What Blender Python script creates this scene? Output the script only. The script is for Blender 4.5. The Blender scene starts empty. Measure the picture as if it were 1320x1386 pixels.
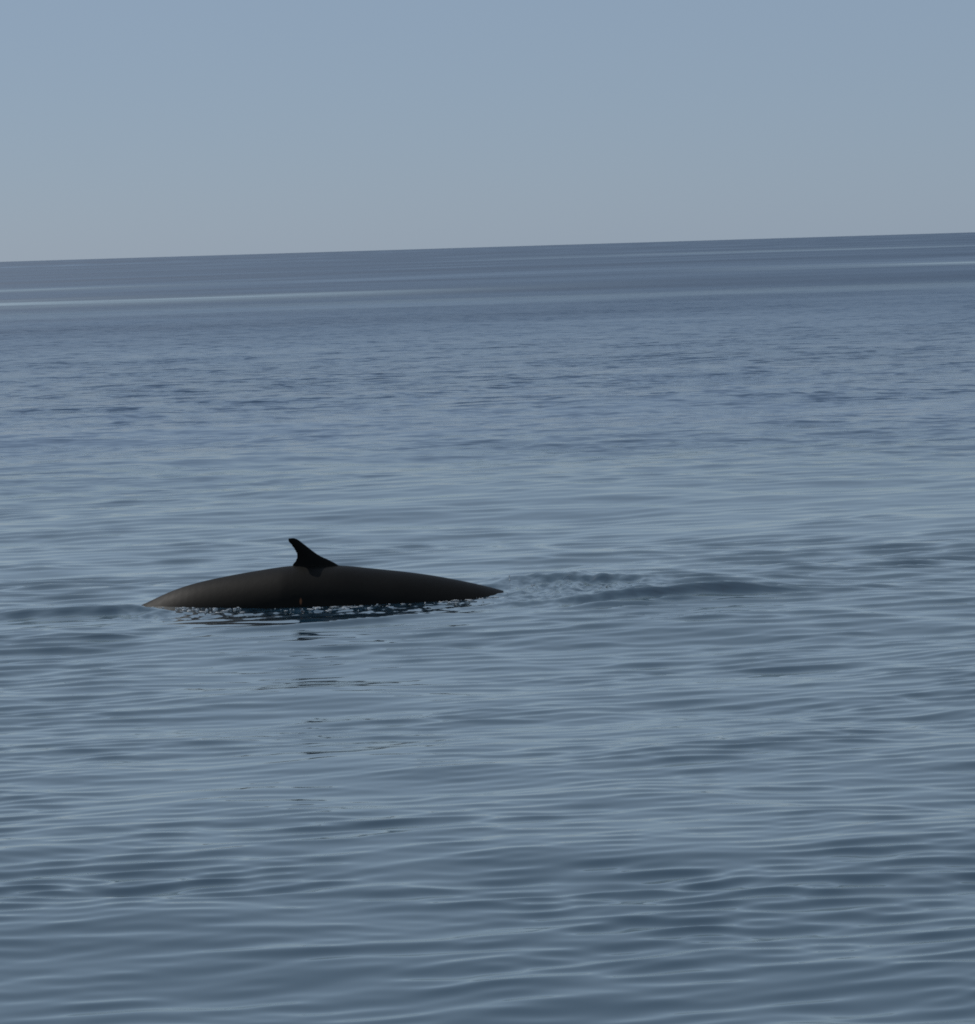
import bpy, bmesh, math, random
import numpy as np
from mathutils import Matrix, Vector

scene = bpy.context.scene
coll = scene.collection

# ---------------------------------------------------------------- camera
CAM_H = 4.4
FPX, W_PX = 3950.0, 1320.0
cam_data = bpy.data.cameras.new("camera")
cam_data.sensor_fit = 'HORIZONTAL'
cam_data.sensor_width = 36.0
cam_data.lens = 36.0 * FPX / W_PX
cam_data.clip_start = 0.1
cam_data.clip_end = 200000.0
cam = bpy.data.objects.new("camera", cam_data)
coll.objects.link(cam)
pitch = math.atan(358.8 / FPX)
roll = math.radians(1.736)
fwd = Vector((0, math.cos(pitch), -math.sin(pitch)))
r0 = Vector((1, 0, 0))
u0 = r0.cross(fwd)
right = r0 * math.cos(roll) - u0 * math.sin(roll)
up = u0 * math.cos(roll) + r0 * math.sin(roll)
m = Matrix((right, up, -fwd)).transposed().to_4x4()
m.translation = Vector((0, 0, CAM_H))
cam.matrix_world = m
scene.camera = cam

# ---------------------------------------------------------------- sky, sun, exposure
SUN_EL, SUN_AZ = math.radians(41.0), math.radians(-38.0)   # azimuth from +Y towards +X
world = bpy.data.worlds.new("World")
scene.world = world
world.use_nodes = True
wn = world.node_tree
wn.nodes.clear()
w_out = wn.nodes.new("ShaderNodeOutputWorld")
bg = wn.nodes.new("ShaderNodeBackground")
sky = wn.nodes.new("ShaderNodeTexSky")
sky.sky_type = 'NISHITA'
sky.sun_disc = False
sky.sun_elevation = SUN_EL
sky.sun_rotation = SUN_AZ
sky.altitude = 1500.0
sky.air_density = 1.0
sky.dust_density = 1.5
sky.ozone_density = 6.0
bg.inputs["Strength"].default_value = 0.06
veil = wn.nodes.new("ShaderNodeMix")          # an even veil of high haze over the clear sky
veil.data_type = 'RGBA'
veil.inputs["Factor"].default_value = 0.78
veil.inputs[7].default_value = (4.5, 5.85, 7.65, 1)
wn.links.new(sky.outputs[0], veil.inputs[6])
wn.links.new(veil.outputs[2], bg.inputs["Color"])
wn.links.new(bg.outputs[0], w_out.inputs["Surface"])

sun_data = bpy.data.lights.new("sun", 'SUN')
sun_data.energy = 2.0
sun_data.angle = math.radians(0.55)
sun_data.color = (1.0, 0.95, 0.89)
sun = bpy.data.objects.new("sun", sun_data)
coll.objects.link(sun)
to_sun = Vector((math.sin(SUN_AZ) * math.cos(SUN_EL), math.cos(SUN_AZ) * math.cos(SUN_EL), math.sin(SUN_EL)))
sun.rotation_euler = to_sun.to_track_quat('Z', 'Y').to_euler()
sun.location = to_sun * 60

vs = scene.view_settings
vs.view_transform = 'Standard'
vs.look = 'None'
vs.gamma = 1.0
vs.use_curve_mapping = False
vs.exposure = 0.0
scene.cycles.filter_width = 1.8
scene.cycles.use_denoising = False
scene.cycles.max_bounces = 6

# ---------------------------------------------------------------- materials
def new_mat(name):
    mt = bpy.data.materials.new(name)
    mt.use_nodes = True
    nt = mt.node_tree
    return mt, nt, nt.nodes["Principled BSDF"]

def sea_material():
    mt, nt, b = new_mat("sea_water")
    N, L = nt.nodes.new, nt.links.new
    b.inputs["Base Color"].default_value = (0.016, 0.054, 0.110, 1)
    b.inputs["Roughness"].default_value = 0.06
    b.inputs["IOR"].default_value = 1.6
    geo = N("ShaderNodeNewGeometry")
    attr = N("ShaderNodeAttribute"); attr.attribute_name = "ripple"
    total = None
    # slope fields of ripples too small for the mesh: (stretch, scale, weight)
    for stretch, scale, wgt in (((0.45, 1.0, 1.0), 2.0, 1.0), ((0.4, 1.0, 1.0), 5.5, 0.9)):
        mp = N("ShaderNodeVectorMath"); mp.operation = 'MULTIPLY'
        mp.inputs[1].default_value = stretch
        L(geo.outputs["Position"], mp.inputs[0])
        nz = N("ShaderNodeTexNoise")
        nz.inputs["Scale"].default_value = scale
        nz.inputs["Detail"].default_value = 1.5
        nz.inputs["Roughness"].default_value = 0.5
        L(mp.outputs[0], nz.inputs["Vector"])
        sb = N("ShaderNodeVectorMath"); sb.operation = 'SUBTRACT'
        sb.inputs[1].default_value = (0.5, 0.5, 0.5)
        L(nz.outputs["Color"], sb.inputs[0])
        ml = N("ShaderNodeVectorMath"); ml.operation = 'MULTIPLY'
        ml.inputs[1].default_value = (0.45 * wgt, 1.0 * wgt, 0.0)
        L(sb.outputs[0], ml.inputs[0])
        if total is None:
            total = ml
        else:
            ad = N("ShaderNodeVectorMath"); ad.operation = 'ADD'
            L(total.outputs[0], ad.inputs[0]); L(ml.outputs[0], ad.inputs[1])
            total = ad
    sc = N("ShaderNodeVectorMath"); sc.operation = 'SCALE'
    L(total.outputs[0], sc.inputs[0]); L(attr.outputs["Fac"], sc.inputs["Scale"])
    # broken water round the whale
    atc = N("ShaderNodeAttribute"); atc.attribute_name = "churn"
    nz = N("ShaderNodeTexNoise"); nz.inputs["Scale"].default_value = 9.0; nz.inputs["Detail"].default_value = 2.5
    L(geo.outputs["Position"], nz.inputs["Vector"])
    sb = N("ShaderNodeVectorMath"); sb.operation = 'SUBTRACT'; sb.inputs[1].default_value = (0.5, 0.5, 0.5)
    L(nz.outputs["Color"], sb.inputs[0])
    ml = N("ShaderNodeVectorMath"); ml.operation = 'MULTIPLY'; ml.inputs[1].default_value = (0.8, 1.0, 0.0)
    L(sb.outputs[0], ml.inputs[0])
    s2 = N("ShaderNodeVectorMath"); s2.operation = 'SCALE'
    L(ml.outputs[0], s2.inputs[0]); L(atc.outputs["Fac"], s2.inputs["Scale"])
    a2 = N("ShaderNodeVectorMath"); a2.operation = 'ADD'
    L(sc.outputs[0], a2.inputs[0]); L(s2.outputs[0], a2.inputs[1])
    ad = N("ShaderNodeVectorMath"); ad.operation = 'ADD'
    L(geo.outputs["Normal"], ad.inputs[0]); L(a2.outputs[0], ad.inputs[1])
    nm = N("ShaderNodeVectorMath"); nm.operation = 'NORMALIZE'
    L(ad.outputs[0], nm.inputs[0])
    L(nm.outputs[0], b.inputs["Normal"])
    # ripples that no longer can be told apart widen the reflection instead
    at2 = N("ShaderNodeAttribute"); at2.attribute_name = "blur"
    L(at2.outputs["Fac"], b.inputs["Roughness"])
    at3 = N("ShaderNodeAttribute"); at3.attribute_name = "sheen_boost"    # added coat, brightens the reflection on near water and far slicks
    L(at3.outputs["Fac"], b.inputs["Coat Weight"])
    b.inputs["Coat IOR"].default_value = 1.75
    b.inputs["Coat Tint"].default_value = (1.0, 1.0, 0.86, 1)
    L(at2.outputs["Fac"], b.inputs["Coat Roughness"])
    L(nm.outputs[0], b.inputs["Coat Normal"])
    return mt

def whale_material():
    mt, nt, b = new_mat("whale_skin")
    N, L = nt.nodes.new, nt.links.new
    tc = N("ShaderNodeTexCoord")
    mp = N("ShaderNodeVectorMath"); mp.operation = 'MULTIPLY'
    mp.inputs[1].default_value = (1.0, 1.0, 1.2)
    L(tc.outputs["Object"], mp.inputs[0])
    nz = N("ShaderNodeTexNoise"); nz.inputs["Scale"].default_value = 3.0; nz.inputs["Detail"].default_value = 5
    L(mp.outputs[0], nz.inputs["Vector"])
    rp = N("ShaderNodeValToRGB")
    rp.color_ramp.elements[0].position = 0.3; rp.color_ramp.elements[0].color = (0.008, 0.0077, 0.007, 1)
    rp.color_ramp.elements[1].position = 0.75; rp.color_ramp.elements[1].color = (0.011, 0.0105, 0.0092, 1)
    L(nz.outputs["Fac"], rp.inputs["Fac"])
    # a small rust coloured scar low on the flank
    dv = N("ShaderNodeVectorMath"); dv.operation = 'SUBTRACT'; dv.inputs[1].default_value = (-2.36, -0.79, 0.075)
    L(tc.outputs["Object"], dv.inputs[0])
    ds = N("ShaderNodeVectorMath"); ds.operation = 'MULTIPLY'; ds.inputs[1].default_value = (60, 6, 24)
    L(dv.outputs[0], ds.inputs[0])
    dl = N("ShaderNodeVectorMath"); dl.operation = 'LENGTH'; L(ds.outputs[0], dl.inputs[0])
    dm = N("ShaderNodeMapRange"); dm.inputs["From Min"].default_value = 0.5; dm.inputs["From Max"].default_value = 1.2
    dm.inputs["To Min"].default_value = 1.0; dm.inputs["To Max"].default_value = 0.0
    L(dl.outputs["Value"], dm.inputs["Value"])
    mx = N("ShaderNodeMix"); mx.data_type = 'RGBA'; mx.inputs[7].default_value = (0.16, 0.07, 0.035, 1)
    L(dm.outputs[0], mx.inputs["Factor"]); L(rp.outputs["Color"], mx.inputs[6])
    L(mx.outputs[2], b.inputs["Base Color"])
    n2 = N("ShaderNodeTexNoise"); n2.inputs["Scale"].default_value = 9.0; n2.inputs["Detail"].default_value = 4
    L(mp.outputs[0], n2.inputs["Vector"])
    mr = N("ShaderNodeMapRange"); mr.inputs["To Min"].default_value = 0.45; mr.inputs["To Max"].default_value = 0.55
    L(n2.outputs["Fac"], mr.inputs["Value"]); L(mr.outputs[0], b.inputs["Roughness"])
    b.inputs["IOR"].default_value = 1.1
    bp = N("ShaderNodeBump"); bp.inputs["Strength"].default_value = 0.08; bp.inputs["Distance"].default_value = 0.02
    L(n2.outputs["Fac"], bp.inputs["Height"]); L(bp.outputs[0], b.inputs["Normal"])
    return mt

# ---------------------------------------------------------------- the sea
Y0 = 36.85            # where the whale's spine lies
rng = np.random.default_rng(7)

def sstep(a, b, x):
    t = np.clip((x - a) / (b - a), 0, 1)
    return t * t * (3 - 2 * t)

def field(x, y, lo, hi, n, seed, sx=1.0):
    """smooth random field, about unit variance, wavelengths lo..hi, sx>1 stretches it along x"""
    g = np.random.default_rng(seed)
    out = np.zeros_like(x)
    for i in range(n):
        lam = math.exp(g.uniform(math.log(lo), math.log(hi)))
        a = g.uniform(0, 2 * math.pi)
        out += np.cos(2 * math.pi / lam * (x * (math.cos(a) / sx) + y * math.sin(a)) + g.uniform(0, 2 * math.pi))
    return out * math.sqrt(2.0 / n)

def ridge(x, y, pts, width):
    """gaussian profile along a polyline given as (x, y, height) control points with rising x"""
    px = np.array([p[0] for p in pts]); py = np.array([p[1] for p in pts]); ph = np.array([p[2] for p in pts])
    yy = np.interp(x, px, py); hh = np.interp(x, px, ph, left=0, right=0)
    return hh * np.exp(-((y - yy) / width) ** 2)

def build_sea():
    # rows of distance, dense where the ripples can be told apart
    K = CAM_H * FPX * 975.0 / 1320.0
    rows = list(np.geomspace(0.6, 13.6, 30))
    r = 13.8
    while r < 60000.0:
        rows.append(r)
        r += min(max(0.024, 0.66 * r * r / K), r * 0.12)
    rows = np.array(rows)
    fine_a = 0.21
    fine = np.arange(-fine_a, fine_a, 0.00060)
    ext = [fine_a]
    d = 0.00056
    while ext[-1] < math.pi - 0.05:
        d = min(d * 1.35, 0.07)
        ext.append(ext[-1] + d)
    ext = np.array(ext); ext = ext[ext < math.pi - 0.03]
    az = np.concatenate([-ext[::-1], fine[1:], ext, [math.pi]])
    spac_a = np.gradient(az)
    nr, na = len(rows), len(az)
    R, A = np.meshgrid(rows, az, indexing='ij')
    X = R * np.sin(A); Y = R * np.cos(A)
    dr = np.gradient(rows)
    spacing = np.maximum(dr[:, None] * np.ones((1, na)), R * spac_a[None, :] * 0.55).astype(np.float32)
    X = X.astype(np.float32); Y = Y.astype(np.float32)
    Z = np.zeros_like(X); DX = np.zeros_like(X); DY = np.zeros_like(X)

    # how choppy the surface is from place to place (calm lanes and wind patches)
    patch = field(X, Y, 7, 30, 14, 11, sx=2.2)
    patch2 = field(X, Y, 1.8, 6, 16, 12, sx=2.5)
    chop = np.clip(0.75 + 0.24 * patch + 0.20 * patch2, 0.32, 1.5)
    # the smooth print the whale leaves on the near side
    chop *= 1 - 0.5 * np.exp(-((X + 2.0) / 1.5) ** 2) * sstep(20, 26, Y) * (1 - sstep(35, 36.5, Y))

    def add_waves(lo, hi, n, slope, spread, seed, amp=None, chop_k=0.8):
        g = np.random.default_rng(seed)
        lams = np.exp(g.uniform(math.log(lo), math.log(hi), n))
        per = slope * math.sqrt(2.0 / n)
        cut = spacing < hi / 2.2
        rmax = np.where(cut.any(axis=1))[0].max() + 1
        cols = np.where(cut.any(axis=0))[0]; c0, c1 = cols.min(), cols.max() + 1
        x = X[:rmax, c0:c1]; y = Y[:rmax, c0:c1]; sp = spacing[:rmax, c0:c1]
        z = np.zeros_like(x); ax = np.zeros_like(x); ay = np.zeros_like(x)
        for lam in lams:
            k = 2 * math.pi / lam
            th = g.normal(-0.08, spread)
            kx, ky = k * math.sin(th), k * math.cos(th)
            wgt = sstep(2.2, 4.5, lam / sp) * (per / k)
            ph = (kx * x + ky * y + g.uniform(0, 6.283)).astype(np.float32)
            z += wgt * np.cos(ph)
            s = wgt * np.sin(ph) * chop_k
            ax -= s * (kx / k); ay -= s * (ky / k)
        if amp is not None:
            a = amp[:rmax, c0:c1]
            z *= a; ax *= a; ay *= a
        Z[:rmax, c0:c1] += z; DX[:rmax, c0:c1] += ax; DY[:rmax, c0:c1] += ay

    add_waves(7, 16, 10, 0.016, 0.5, 21)
    add_waves(1.6, 5.0, 26, 0.034, 0.40, 22, amp=1.1 - 0.35 * sstep(28, 60, R).astype(np.float32))
    add_waves(0.6, 1.6, 32, 0.038, 0.45, 23, amp=0.5 + 0.5 * chop)
    add_waves(0.34, 0.62, 40, 0.125, 0.18, 24, amp=chop)
    add_waves(0.17, 0.34, 56, 0.18, 0.19, 25, amp=chop)

    # what the whale does to the water
    wx, wy = X, Y
    lull = 1 - 0.75 * np.exp(-(((X + 2.0) / 3.2) ** 2) ** 2) * np.exp(-((Y - 36.2) / 2.2) ** 2)
    Z *= lull; DX *= lull; DY *= lull
    Z -= 0.012 * (1 - lull)
    n1 = field(X, Y, 0.25, 0.9, 18, 31)
    n2 = field(X, Y, 0.14, 0.45, 24, 32)
    churn = (sstep(-0.2, 0.5, wx) * (1 - sstep(1.3, 2.9, wx)) * np.exp(-((wy - 36.75 + 0.07 * wx) / 1.05) ** 2)
             + 0.55 * sstep(-5.2, -4.2, wx) * (1 - sstep(-0.6, 0.6, wx)) * np.exp(-((wy - 35.6) / 0.45) ** 2))
    ok = sstep(1.2, 3.0, 0.30 / spacing)
    n3 = field(X, Y, 0.5, 1.6, 14, 33)
    Z += churn * ok * (0.010 * n1 * np.clip(0.7 + 0.7 * n3, 0.1, 2) + 0.007 * n2)
    Z += ok * ridge(wx, wy + 0.05 * n1, [(-0.7, 37.3, 0), (-0.1, 37.5, .05), (0.5, 37.8, .08), (1.2, 37.75, .085), (2.2, 37.4, .05), (3.2, 37.1, 0)], 0.28)
    Z += ok * ridge(wx, wy + 0.012 * n1, [(-0.2, 35.6, 0), (0.9, 35.62, .05), (1.6, 35.70, .07), (2.3, 35.85, .105), (2.9, 35.95, .11), (3.5, 35.9, .045), (4.8, 35.8, 0)], 0.16)
    Z += ok * ridge(wx, wy + 0.03 * n1, [(-7.2, 35.9, 0), (-6.0, 36.0, .07), (-5.2, 36.1, .10), (-4.5, 36.15, .10), (-3.7, 35.75, 0)], 0.17)
    Z += ok * ridge(wx, wy + 0.012 * n1, [(-3.8, 33.5, 0), (-2.9, 33.78, .05), (-1.9, 34.0, .07), (-1.05, 34.5, .05), (-0.2, 34.9, 0)], 0.13)

    # slope of the ripples finer than the mesh, everywhere on the sheet
    lanes = np.zeros_like(X)
    far = field(X, Y, 60, 260, 14, 41, sx=5.0)
    far2 = field(X, Y, 12, 50, 14, 42, sx=3.0)
    def lane(y, x0, x1, thick, bend):
        yy = y + bend * X + thick * (0.35 * far2 + 0.5 * np.sin(X / 37.0))
        return np.exp(-((Y - yy) / thick) ** 2) * sstep(x0 - 25, x0 + 25, X) * (1 - sstep(x1 - 35, x1 + 35, X)) * np.clip(0.8 + 0.35 * far2, 0.2, 1)
    lanes += lane(307, -160, -5, 20, 0.0)
    lanes += 0.8 * lane(450, -190, -55, 22, 0.0)
    lanes += 0.9 * lane(420, 45, 190, 20, -0.15)
    lanes += 0.45 * lane(1015, 10, 160, 70, 0.0)
    lanes += 0.3 * lane(240, -160, 160, 14, 0.0)
    calm = np.clip(1.0 + 0.16 * far + 0.12 * far2, 0.35, 1.7) * (1 - 0.92 * np.clip(lanes, 0, 1))
    near_k = sstep(58, 180, R)
    state = chop * (1 - near_k) + calm * near_k
    ripple = (0.03 + 1.1 * sstep(0.06, 0.5, spacing) * (1 - 0.8 * sstep(120, 320, R))) * state
    blur = 0.06 + 0.33 * sstep(50, 260, R) * state ** 0.8

    sheen_boost = np.clip(1 - sstep(36, 74, R) + lanes, 0, 1)
    P = np.stack([X + DX, Y + DY, Z], axis=-1).reshape(-1, 3)
    centre = len(P)
    P = np.vstack([P, [[0, 0, 0]]]).astype(np.float32)
    idx = np.arange(nr * na, dtype=np.int64).reshape(nr, na)
    nxt = np.roll(idx, -1, axis=1)
    quads = np.stack([idx[:-1], idx[1:], nxt[1:], nxt[:-1]], axis=-1).reshape(-1, 4)[:, ::-1]
    tris = np.stack([idx[0], nxt[0], np.full(na, centre)], axis=-1)[:, ::-1]
    # orientation: make faces look up
    q = P[quads[len(quads) // 2]]
    if np.cross(q[1] - q[0], q[2] - q[0])[2] < 0:
        quads = quads[:, ::-1]
    q = P[tris[0]]
    if np.cross(q[1] - q[0], q[2] - q[0])[2] < 0:
        tris = tris[:, ::-1]
    me = bpy.data.meshes.new("sea")
    nl = quads.size + tris.size
    me.vertices.add(len(P)); me.vertices.foreach_set("co", P.ravel())
    me.loops.add(nl)
    me.loops.foreach_set("vertex_index", np.concatenate([quads.ravel(), tris.ravel()]).astype(np.int32))
    me.polygons.add(len(quads) + len(tris))
    starts = np.concatenate([np.arange(len(quads)) * 4, len(quads) * 4 + np.arange(len(tris)) * 3]).astype(np.int32)
    me.polygons.foreach_set("loop_start", starts)
    me.update(calc_edges=True)
    me.polygons.foreach_set("use_smooth", np.ones(len(me.polygons), dtype=bool))
    at = me.attributes.new("ripple", 'FLOAT', 'POINT')
    at.data.foreach_set("value", np.append(ripple.reshape(-1), 0.05).astype(np.float32))
    for nm_, arr in (("sheen_boost", sheen_boost), ("churn", churn * ok)):
        at = me.attributes.new(nm_, 'FLOAT', 'POINT')
        at.data.foreach_set("value", np.append(arr.reshape(-1), 0.0).astype(np.float32))
    at = me.attributes.new("blur", 'FLOAT', 'POINT')
    at.data.foreach_set("value", np.append(blur.reshape(-1), 0.06).astype(np.float32))
    me.materials.append(sea_material())
    o = bpy.data.objects.new("sea", me)
    coll.objects.link(o)
    o["kind"] = "structure"
    o["label"] = "calm rippled blue grey sea reaching the horizon"
    print("sea verts", len(P), "faces", len(me.polygons))
    def height(x, y):
        i = int(np.searchsorted(rows, math.hypot(x, y))); j = int(np.searchsorted(az, math.atan2(x, y)))
        return float(Z[i, j])
    return o, height

sea, sea_height = build_sea()

# ---------------------------------------------------------------- the whale
# profile along the spine: (x, top z of the back, radius)
SPINE = [(-8.6, -1.75, .05), (-8.2, -1.62, .12), (-7.4, -1.30, .18), (-6.4, -0.84, .28), (-5.5, -0.42, .42), (-4.9, -0.17, .53),
         (-4.391, .012, .62), (-4.15, .130, .68), (-3.88, .226, .73), (-3.573, .295, .78), (-3.18, .361, .83),
         (-2.80, .412, .88), (-2.52, .442, .91), (-2.17, .440, .94), (-1.84, .422, .96), (-1.457, .368, .97),
         (-1.074, .320, .97), (-.69, .255, .97), (-.309, .170, .97), (0, .090, .97), (.381, -.03, .98),
         (1.0, -.22, .99), (1.8, -.58, .98), (2.6, -.92, .94), (3.4, -1.3, .82), (4.1, -1.70, .60), (4.6, -2.05, .34), (4.85, -2.3, .08)]
FIN = [  # z, trailing x, leading x, thickness
    (.22, -2.67, -1.58, .32), (.36, -2.60, -1.72, .24), (.42, -2.54, -1.85, .17), (.462, -2.500, -1.955, .135),
    (.505, -2.458, -2.03, .112), (.553, -2.440, -2.130, .092), (.600, -2.443, -2.200, .080), (.676, -2.480, -2.290, .066),
    (.722, -2.515, -2.345, .058), (.757, -2.540, -2.385, .052), (.781, -2.550, -2.418, .046), (.796, -2.540, -2.455, .036)]

def loft(bm, rings):
    vs = [[bm.verts.new(p) for p in ring] for ring in rings]
    n = len(vs[0])
    for a, b in zip(vs[:-1], vs[1:]):
        for i in range(n):
            bm.faces.new((a[i], a[(i + 1) % n], b[(i + 1) % n], b[i]))
    bm.faces.new(vs[0][::-1]); bm.faces.new(vs[-1])

def build_whale():
    bm = bmesh.new()
    sx = np.array([s[0] for s in SPINE])
    xs = np.linspace(sx[0], sx[-1], 150)
    # smooth the profile a little so that the control points do not show
    def prof(k):
        v = np.interp(xs, sx, np.array([s[k] for s in SPINE]))
        for _ in range(3):
            v[1:-1] = 0.25 * v[:-2] + 0.5 * v[1:-1] + 0.25 * v[2:]
        return v
    top, rad = prof(1), prof(2)
    def section(x, a):                      # the keel of the tail stock narrows the shoulders
        k = np.clip((-2.6 - x) / 1.6, 0, 1)
        return 1 - 0.10 * k * np.maximum(0, np.sin(2 * np.abs(a))) * (np.cos(a) > 0)
    rings = []
    for x, t, r in zip(xs, top, rad):
        zc = t - r
        rr = []
        for i in range(40):
            a = 2 * math.pi * i / 40 - math.pi
            q = r * section(x, a)
            rr.append((x, q * math.sin(a), zc + q * math.cos(a)))
        rings.append(rr)
    loft(bm, rings)
    # dorsal fin
    rings = []
    for z, xt, xl, th in FIN:
        rr = []
        for i in range(28):
            a = 2 * math.pi * i / 28
            c = 0.5 - 0.5 * math.cos(a)             # 0 trailing .. 1 leading
            s = math.sin(a)
            w = (c ** 0.75) * (1 - c) ** 0.45 / 0.512
            rr.append((xt + (xl - xt) * c, math.copysign(0.5 * th * w, s) if abs(s) > 1e-6 else 0.0, z))
        rings.append(rr)
    loft(bm, rings)
    # tail flukes and flippers, under the surface
    for s in (-1, 1):
        rings = []
        for k in range(9):
            u = k / 8
            xc = -8.1 - 0.95 * u ** 1.3; ch = 0.42 * (1 - u) ** 0.7 + 0.03; th = 0.10 * (1 - u) + 0.02
            rings.append([(xc + ch * math.cos(a), s * 1.5 * u, -1.72 - 0.1 * u + th * math.sin(a)) for a in [2 * math.pi * i / 16 for i in range(16)]])
        loft(bm, rings)
        rings = []
        for k in range(9):
            u = k / 8
            xc = 2.4 - 0.9 * u; ch = 0.24 * (1 - u) ** 0.6 + 0.03; th = 0.09 * (1 - u) + 0.02
            rings.append([(xc + ch * math.cos(a), s * (0.75 + 0.8 * u), -2.3 - 0.7 * u + th * math.sin(a)) for a in [2 * math.pi * i / 16 for i in range(16)]])
        loft(bm, rings)
    bmesh.ops.recalc_face_normals(bm, faces=bm.faces)
    me = bpy.data.meshes.new("whale")
    bm.to_mesh(me); bm.free()
    me.materials.append(whale_material())
    o = bpy.data.objects.new("whale", me)
    coll.objects.link(o)
    o.location = (0, Y0, 0)
    rm = o.modifiers.new("remesh", 'REMESH'); rm.mode = 'VOXEL'; rm.voxel_size = 0.015; rm.use_smooth_shade = True
    sm = o.modifiers.new("smooth", 'SMOOTH'); sm.factor = 0.5; sm.iterations = 5
    # bake the fused skin into one plain continuous mesh
    dg = bpy.context.evaluated_depsgraph_get()
    fused = bpy.data.meshes.new_from_object(o.evaluated_get(dg))
    o.modifiers.clear()
    o.data = fused
    fused.name = "whale"
    co = np.empty(len(fused.vertices) * 3, dtype=np.float32); fused.vertices.foreach_get("co", co); co = co.reshape(-1, 3)
    tt = np.interp(co[:, 0], xs, top); rr = np.interp(co[:, 0], xs, rad); zc = tt - rr
    an = np.arctan2(co[:, 1], co[:, 2] - zc); dist = np.hypot(co[:, 1], co[:, 2] - zc)
    want = rr * section(co[:, 0], an)
    snap = (1 - sstep(0.008, 0.035, np.abs(dist - want))) * (co[:, 0] > -7.5) * (co[:, 0] < 4.0)
    sc = 1 + snap * (want / np.maximum(dist, 1e-4) - 1)
    co[:, 1] *= sc; co[:, 2] = zc + (co[:, 2] - zc) * sc
    fused.vertices.foreach_set("co", co.ravel().astype(np.float32)); fused.update()
    fused.polygons.foreach_set("use_smooth", np.ones(len(fused.polygons), dtype=bool))
    o["label"] = "dark glossy whale arching its back out of the sea, hooked dorsal fin raised"
    o["category"] = "whale"
    print("whale faces", len(fused.polygons))
    return o

whale = build_whale()

# ---------------------------------------------------------------- foam at the waterline
def foam_material():
    mt = bpy.data.materials.new("foam"); mt.use_nodes = True
    nt = mt.node_tree; nt.nodes.clear()
    out = nt.nodes.new("ShaderNodeOutputMaterial"); mix = nt.nodes.new("ShaderNodeMixShader")
    df = nt.nodes.new("ShaderNodeBsdfDiffuse"); tr = nt.nodes.new("ShaderNodeBsdfTranslucent")
    gl = nt.nodes.new("ShaderNodeBsdfGlossy"); m2 = nt.nodes.new("ShaderNodeMixShader")
    for n in (df, tr): n.inputs["Color"].default_value = (0.72, 0.76, 0.78, 1)
    gl.inputs["Roughness"].default_value = 0.3
    mix.inputs["Fac"].default_value = 0.45; m2.inputs["Fac"].default_value = 0.06
    nt.links.new(df.outputs[0], mix.inputs[1]); nt.links.new(tr.outputs[0], mix.inputs[2])
    nt.links.new(mix.outputs[0], m2.inputs[1]); nt.links.new(gl.outputs[0], m2.inputs[2])
    nt.links.new(m2.outputs[0], out.inputs["Surface"])
    return mt

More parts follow.
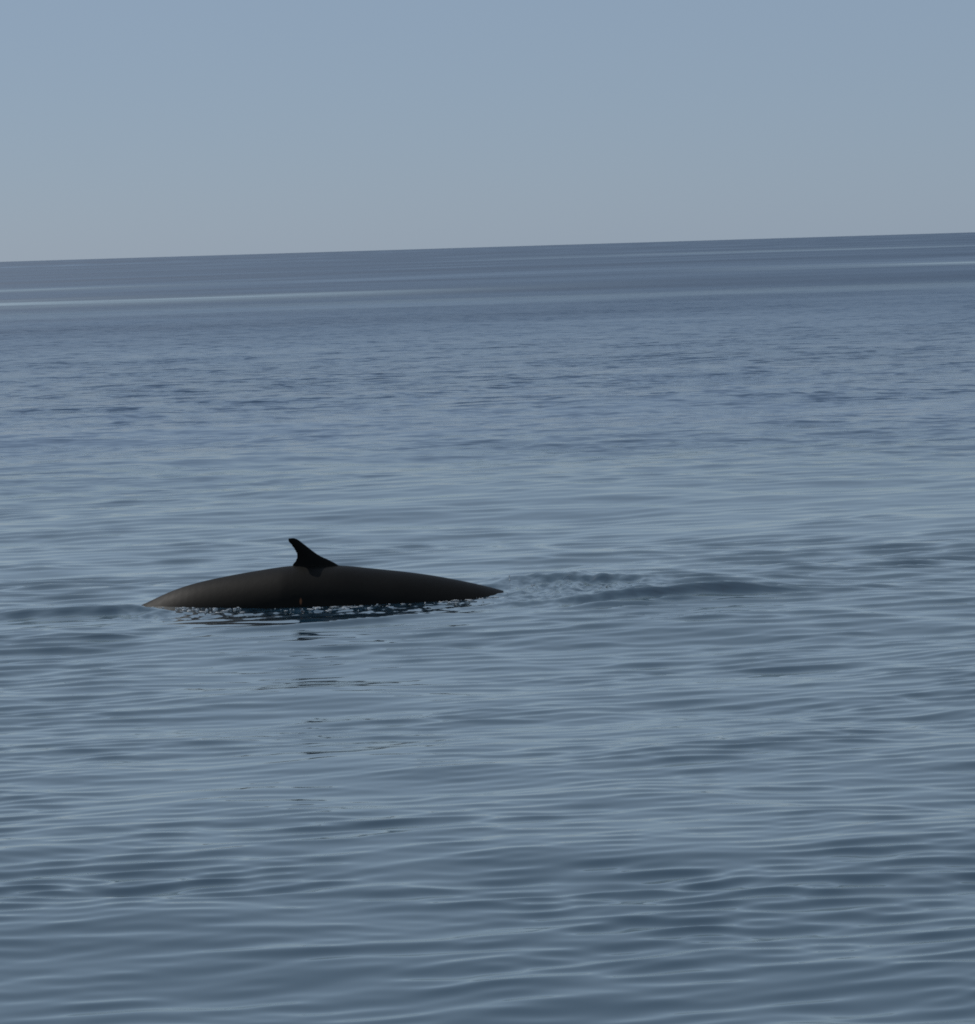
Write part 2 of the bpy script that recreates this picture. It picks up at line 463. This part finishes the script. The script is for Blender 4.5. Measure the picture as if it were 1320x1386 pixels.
def build_foam():
    rnd = random.Random(5)
    sx = [p[0] for p in SPINE]; st = [p[1] for p in SPINE]; sr = [p[2] for p in SPINE]
    def waterline(x):
        t = float(np.interp(x, sx, st)); r = float(np.interp(x, sx, sr))
        return Y0 - math.sqrt(max(0.0, r * r - (t - r) ** 2))
    unit = bmesh.new(); bmesh.ops.create_icosphere(unit, subdivisions=1, radius=1.0)
    uv = [v.co.copy() for v in unit.verts]; uf = [[v.index for v in f.verts] for f in unit.faces]
    unit.free()
    verts, faces = [], []
    def blob(x, y, sxy, sz, lift=0.0):
        z = sea_height(x, y) + lift
        base = len(verts); a = rnd.uniform(0, 6.28); ca, sa = math.cos(a) * 0.5, math.sin(a) * 0.35
        wx = sxy * rnd.uniform(0.7, 1.6)
        for c in uv:
            k = rnd.uniform(0.6, 1.25)
            px, py, pz = c.x * wx * k, c.y * sxy * 0.8 * k, c.z * sz * k
            verts.append((x + px, y + py, z + pz + px * sa * 0.4))
        faces.extend([[base + i for i in f] for f in uf])
    def bunch(n, pick):
        for _ in range(n):
            x, dy, big = pick()
            y = (waterline(x) if x < 0.25 else 36.6) - dy
            s = big * rnd.choice((0.004, 0.006, 0.008, 0.010, 0.016))
            blob(x, y, s, s * rnd.uniform(0.45, 0.9), lift=rnd.uniform(-0.2, 0.6) * s)
    # sparkling rim towards the tail, patches of froth along the flank, white flecks as froth and sun glints in the churned water ahead
    bunch(45, lambda: (rnd.gauss(-3.95, 0.25), abs(rnd.gauss(0, 0.08)), rnd.choice((0.6, 0.9, 1.6))))
    for _ in range(15):
        cx, cd, n = rnd.uniform(-3.9, 0.0), abs(rnd.gauss(0.02, 0.16)), rnd.randint(2, 14)
        bunch(n, lambda: (cx + rnd.gauss(0, 0.07), cd + rnd.gauss(0, 0.07), rnd.choice((0.5, 0.6, 0.8, 1.2))))
    bunch(45, lambda: (rnd.uniform(-2.4, 0.1), abs(rnd.gauss(0.15, 0.25)), 0.7))
    for _ in range(18):
        cx, cd, n = rnd.gauss(0.8, 0.5), rnd.gauss(-0.45, 0.45), rnd.randint(1, 8)
        bunch(n, lambda: (max(0.26, cx + rnd.gauss(0, 0.06)), cd + rnd.gauss(0, 0.10), rnd.choice((0.5, 0.6, 0.8))))
    for _ in range(40):                     # thin rafts of froth lying flat
        x = rnd.choice((rnd.uniform(-2.3, 0.2), rnd.uniform(-4.2, -3.0)))
        y = (waterline(x) if x < 0.25 else 36.9) - abs(rnd.gauss(0.1, 0.22))
        blob(x, y, rnd.uniform(0.025, 0.06), 0.006, lift=0.003)
    me = bpy.data.meshes.new("foam"); me.from_pydata(verts, [], faces); me.update()
    me.materials.append(foam_material())
    me.polygons.foreach_set("use_smooth", np.ones(len(me.polygons), dtype=bool))
    o = bpy.data.objects.new("foam", me); coll.objects.link(o)
    o["kind"] = "stuff"; o["category"] = "foam"
    o["label"] = "flecks of white foam glinting along the whale's waterline and churned wake"
    return o

foam = build_foam()
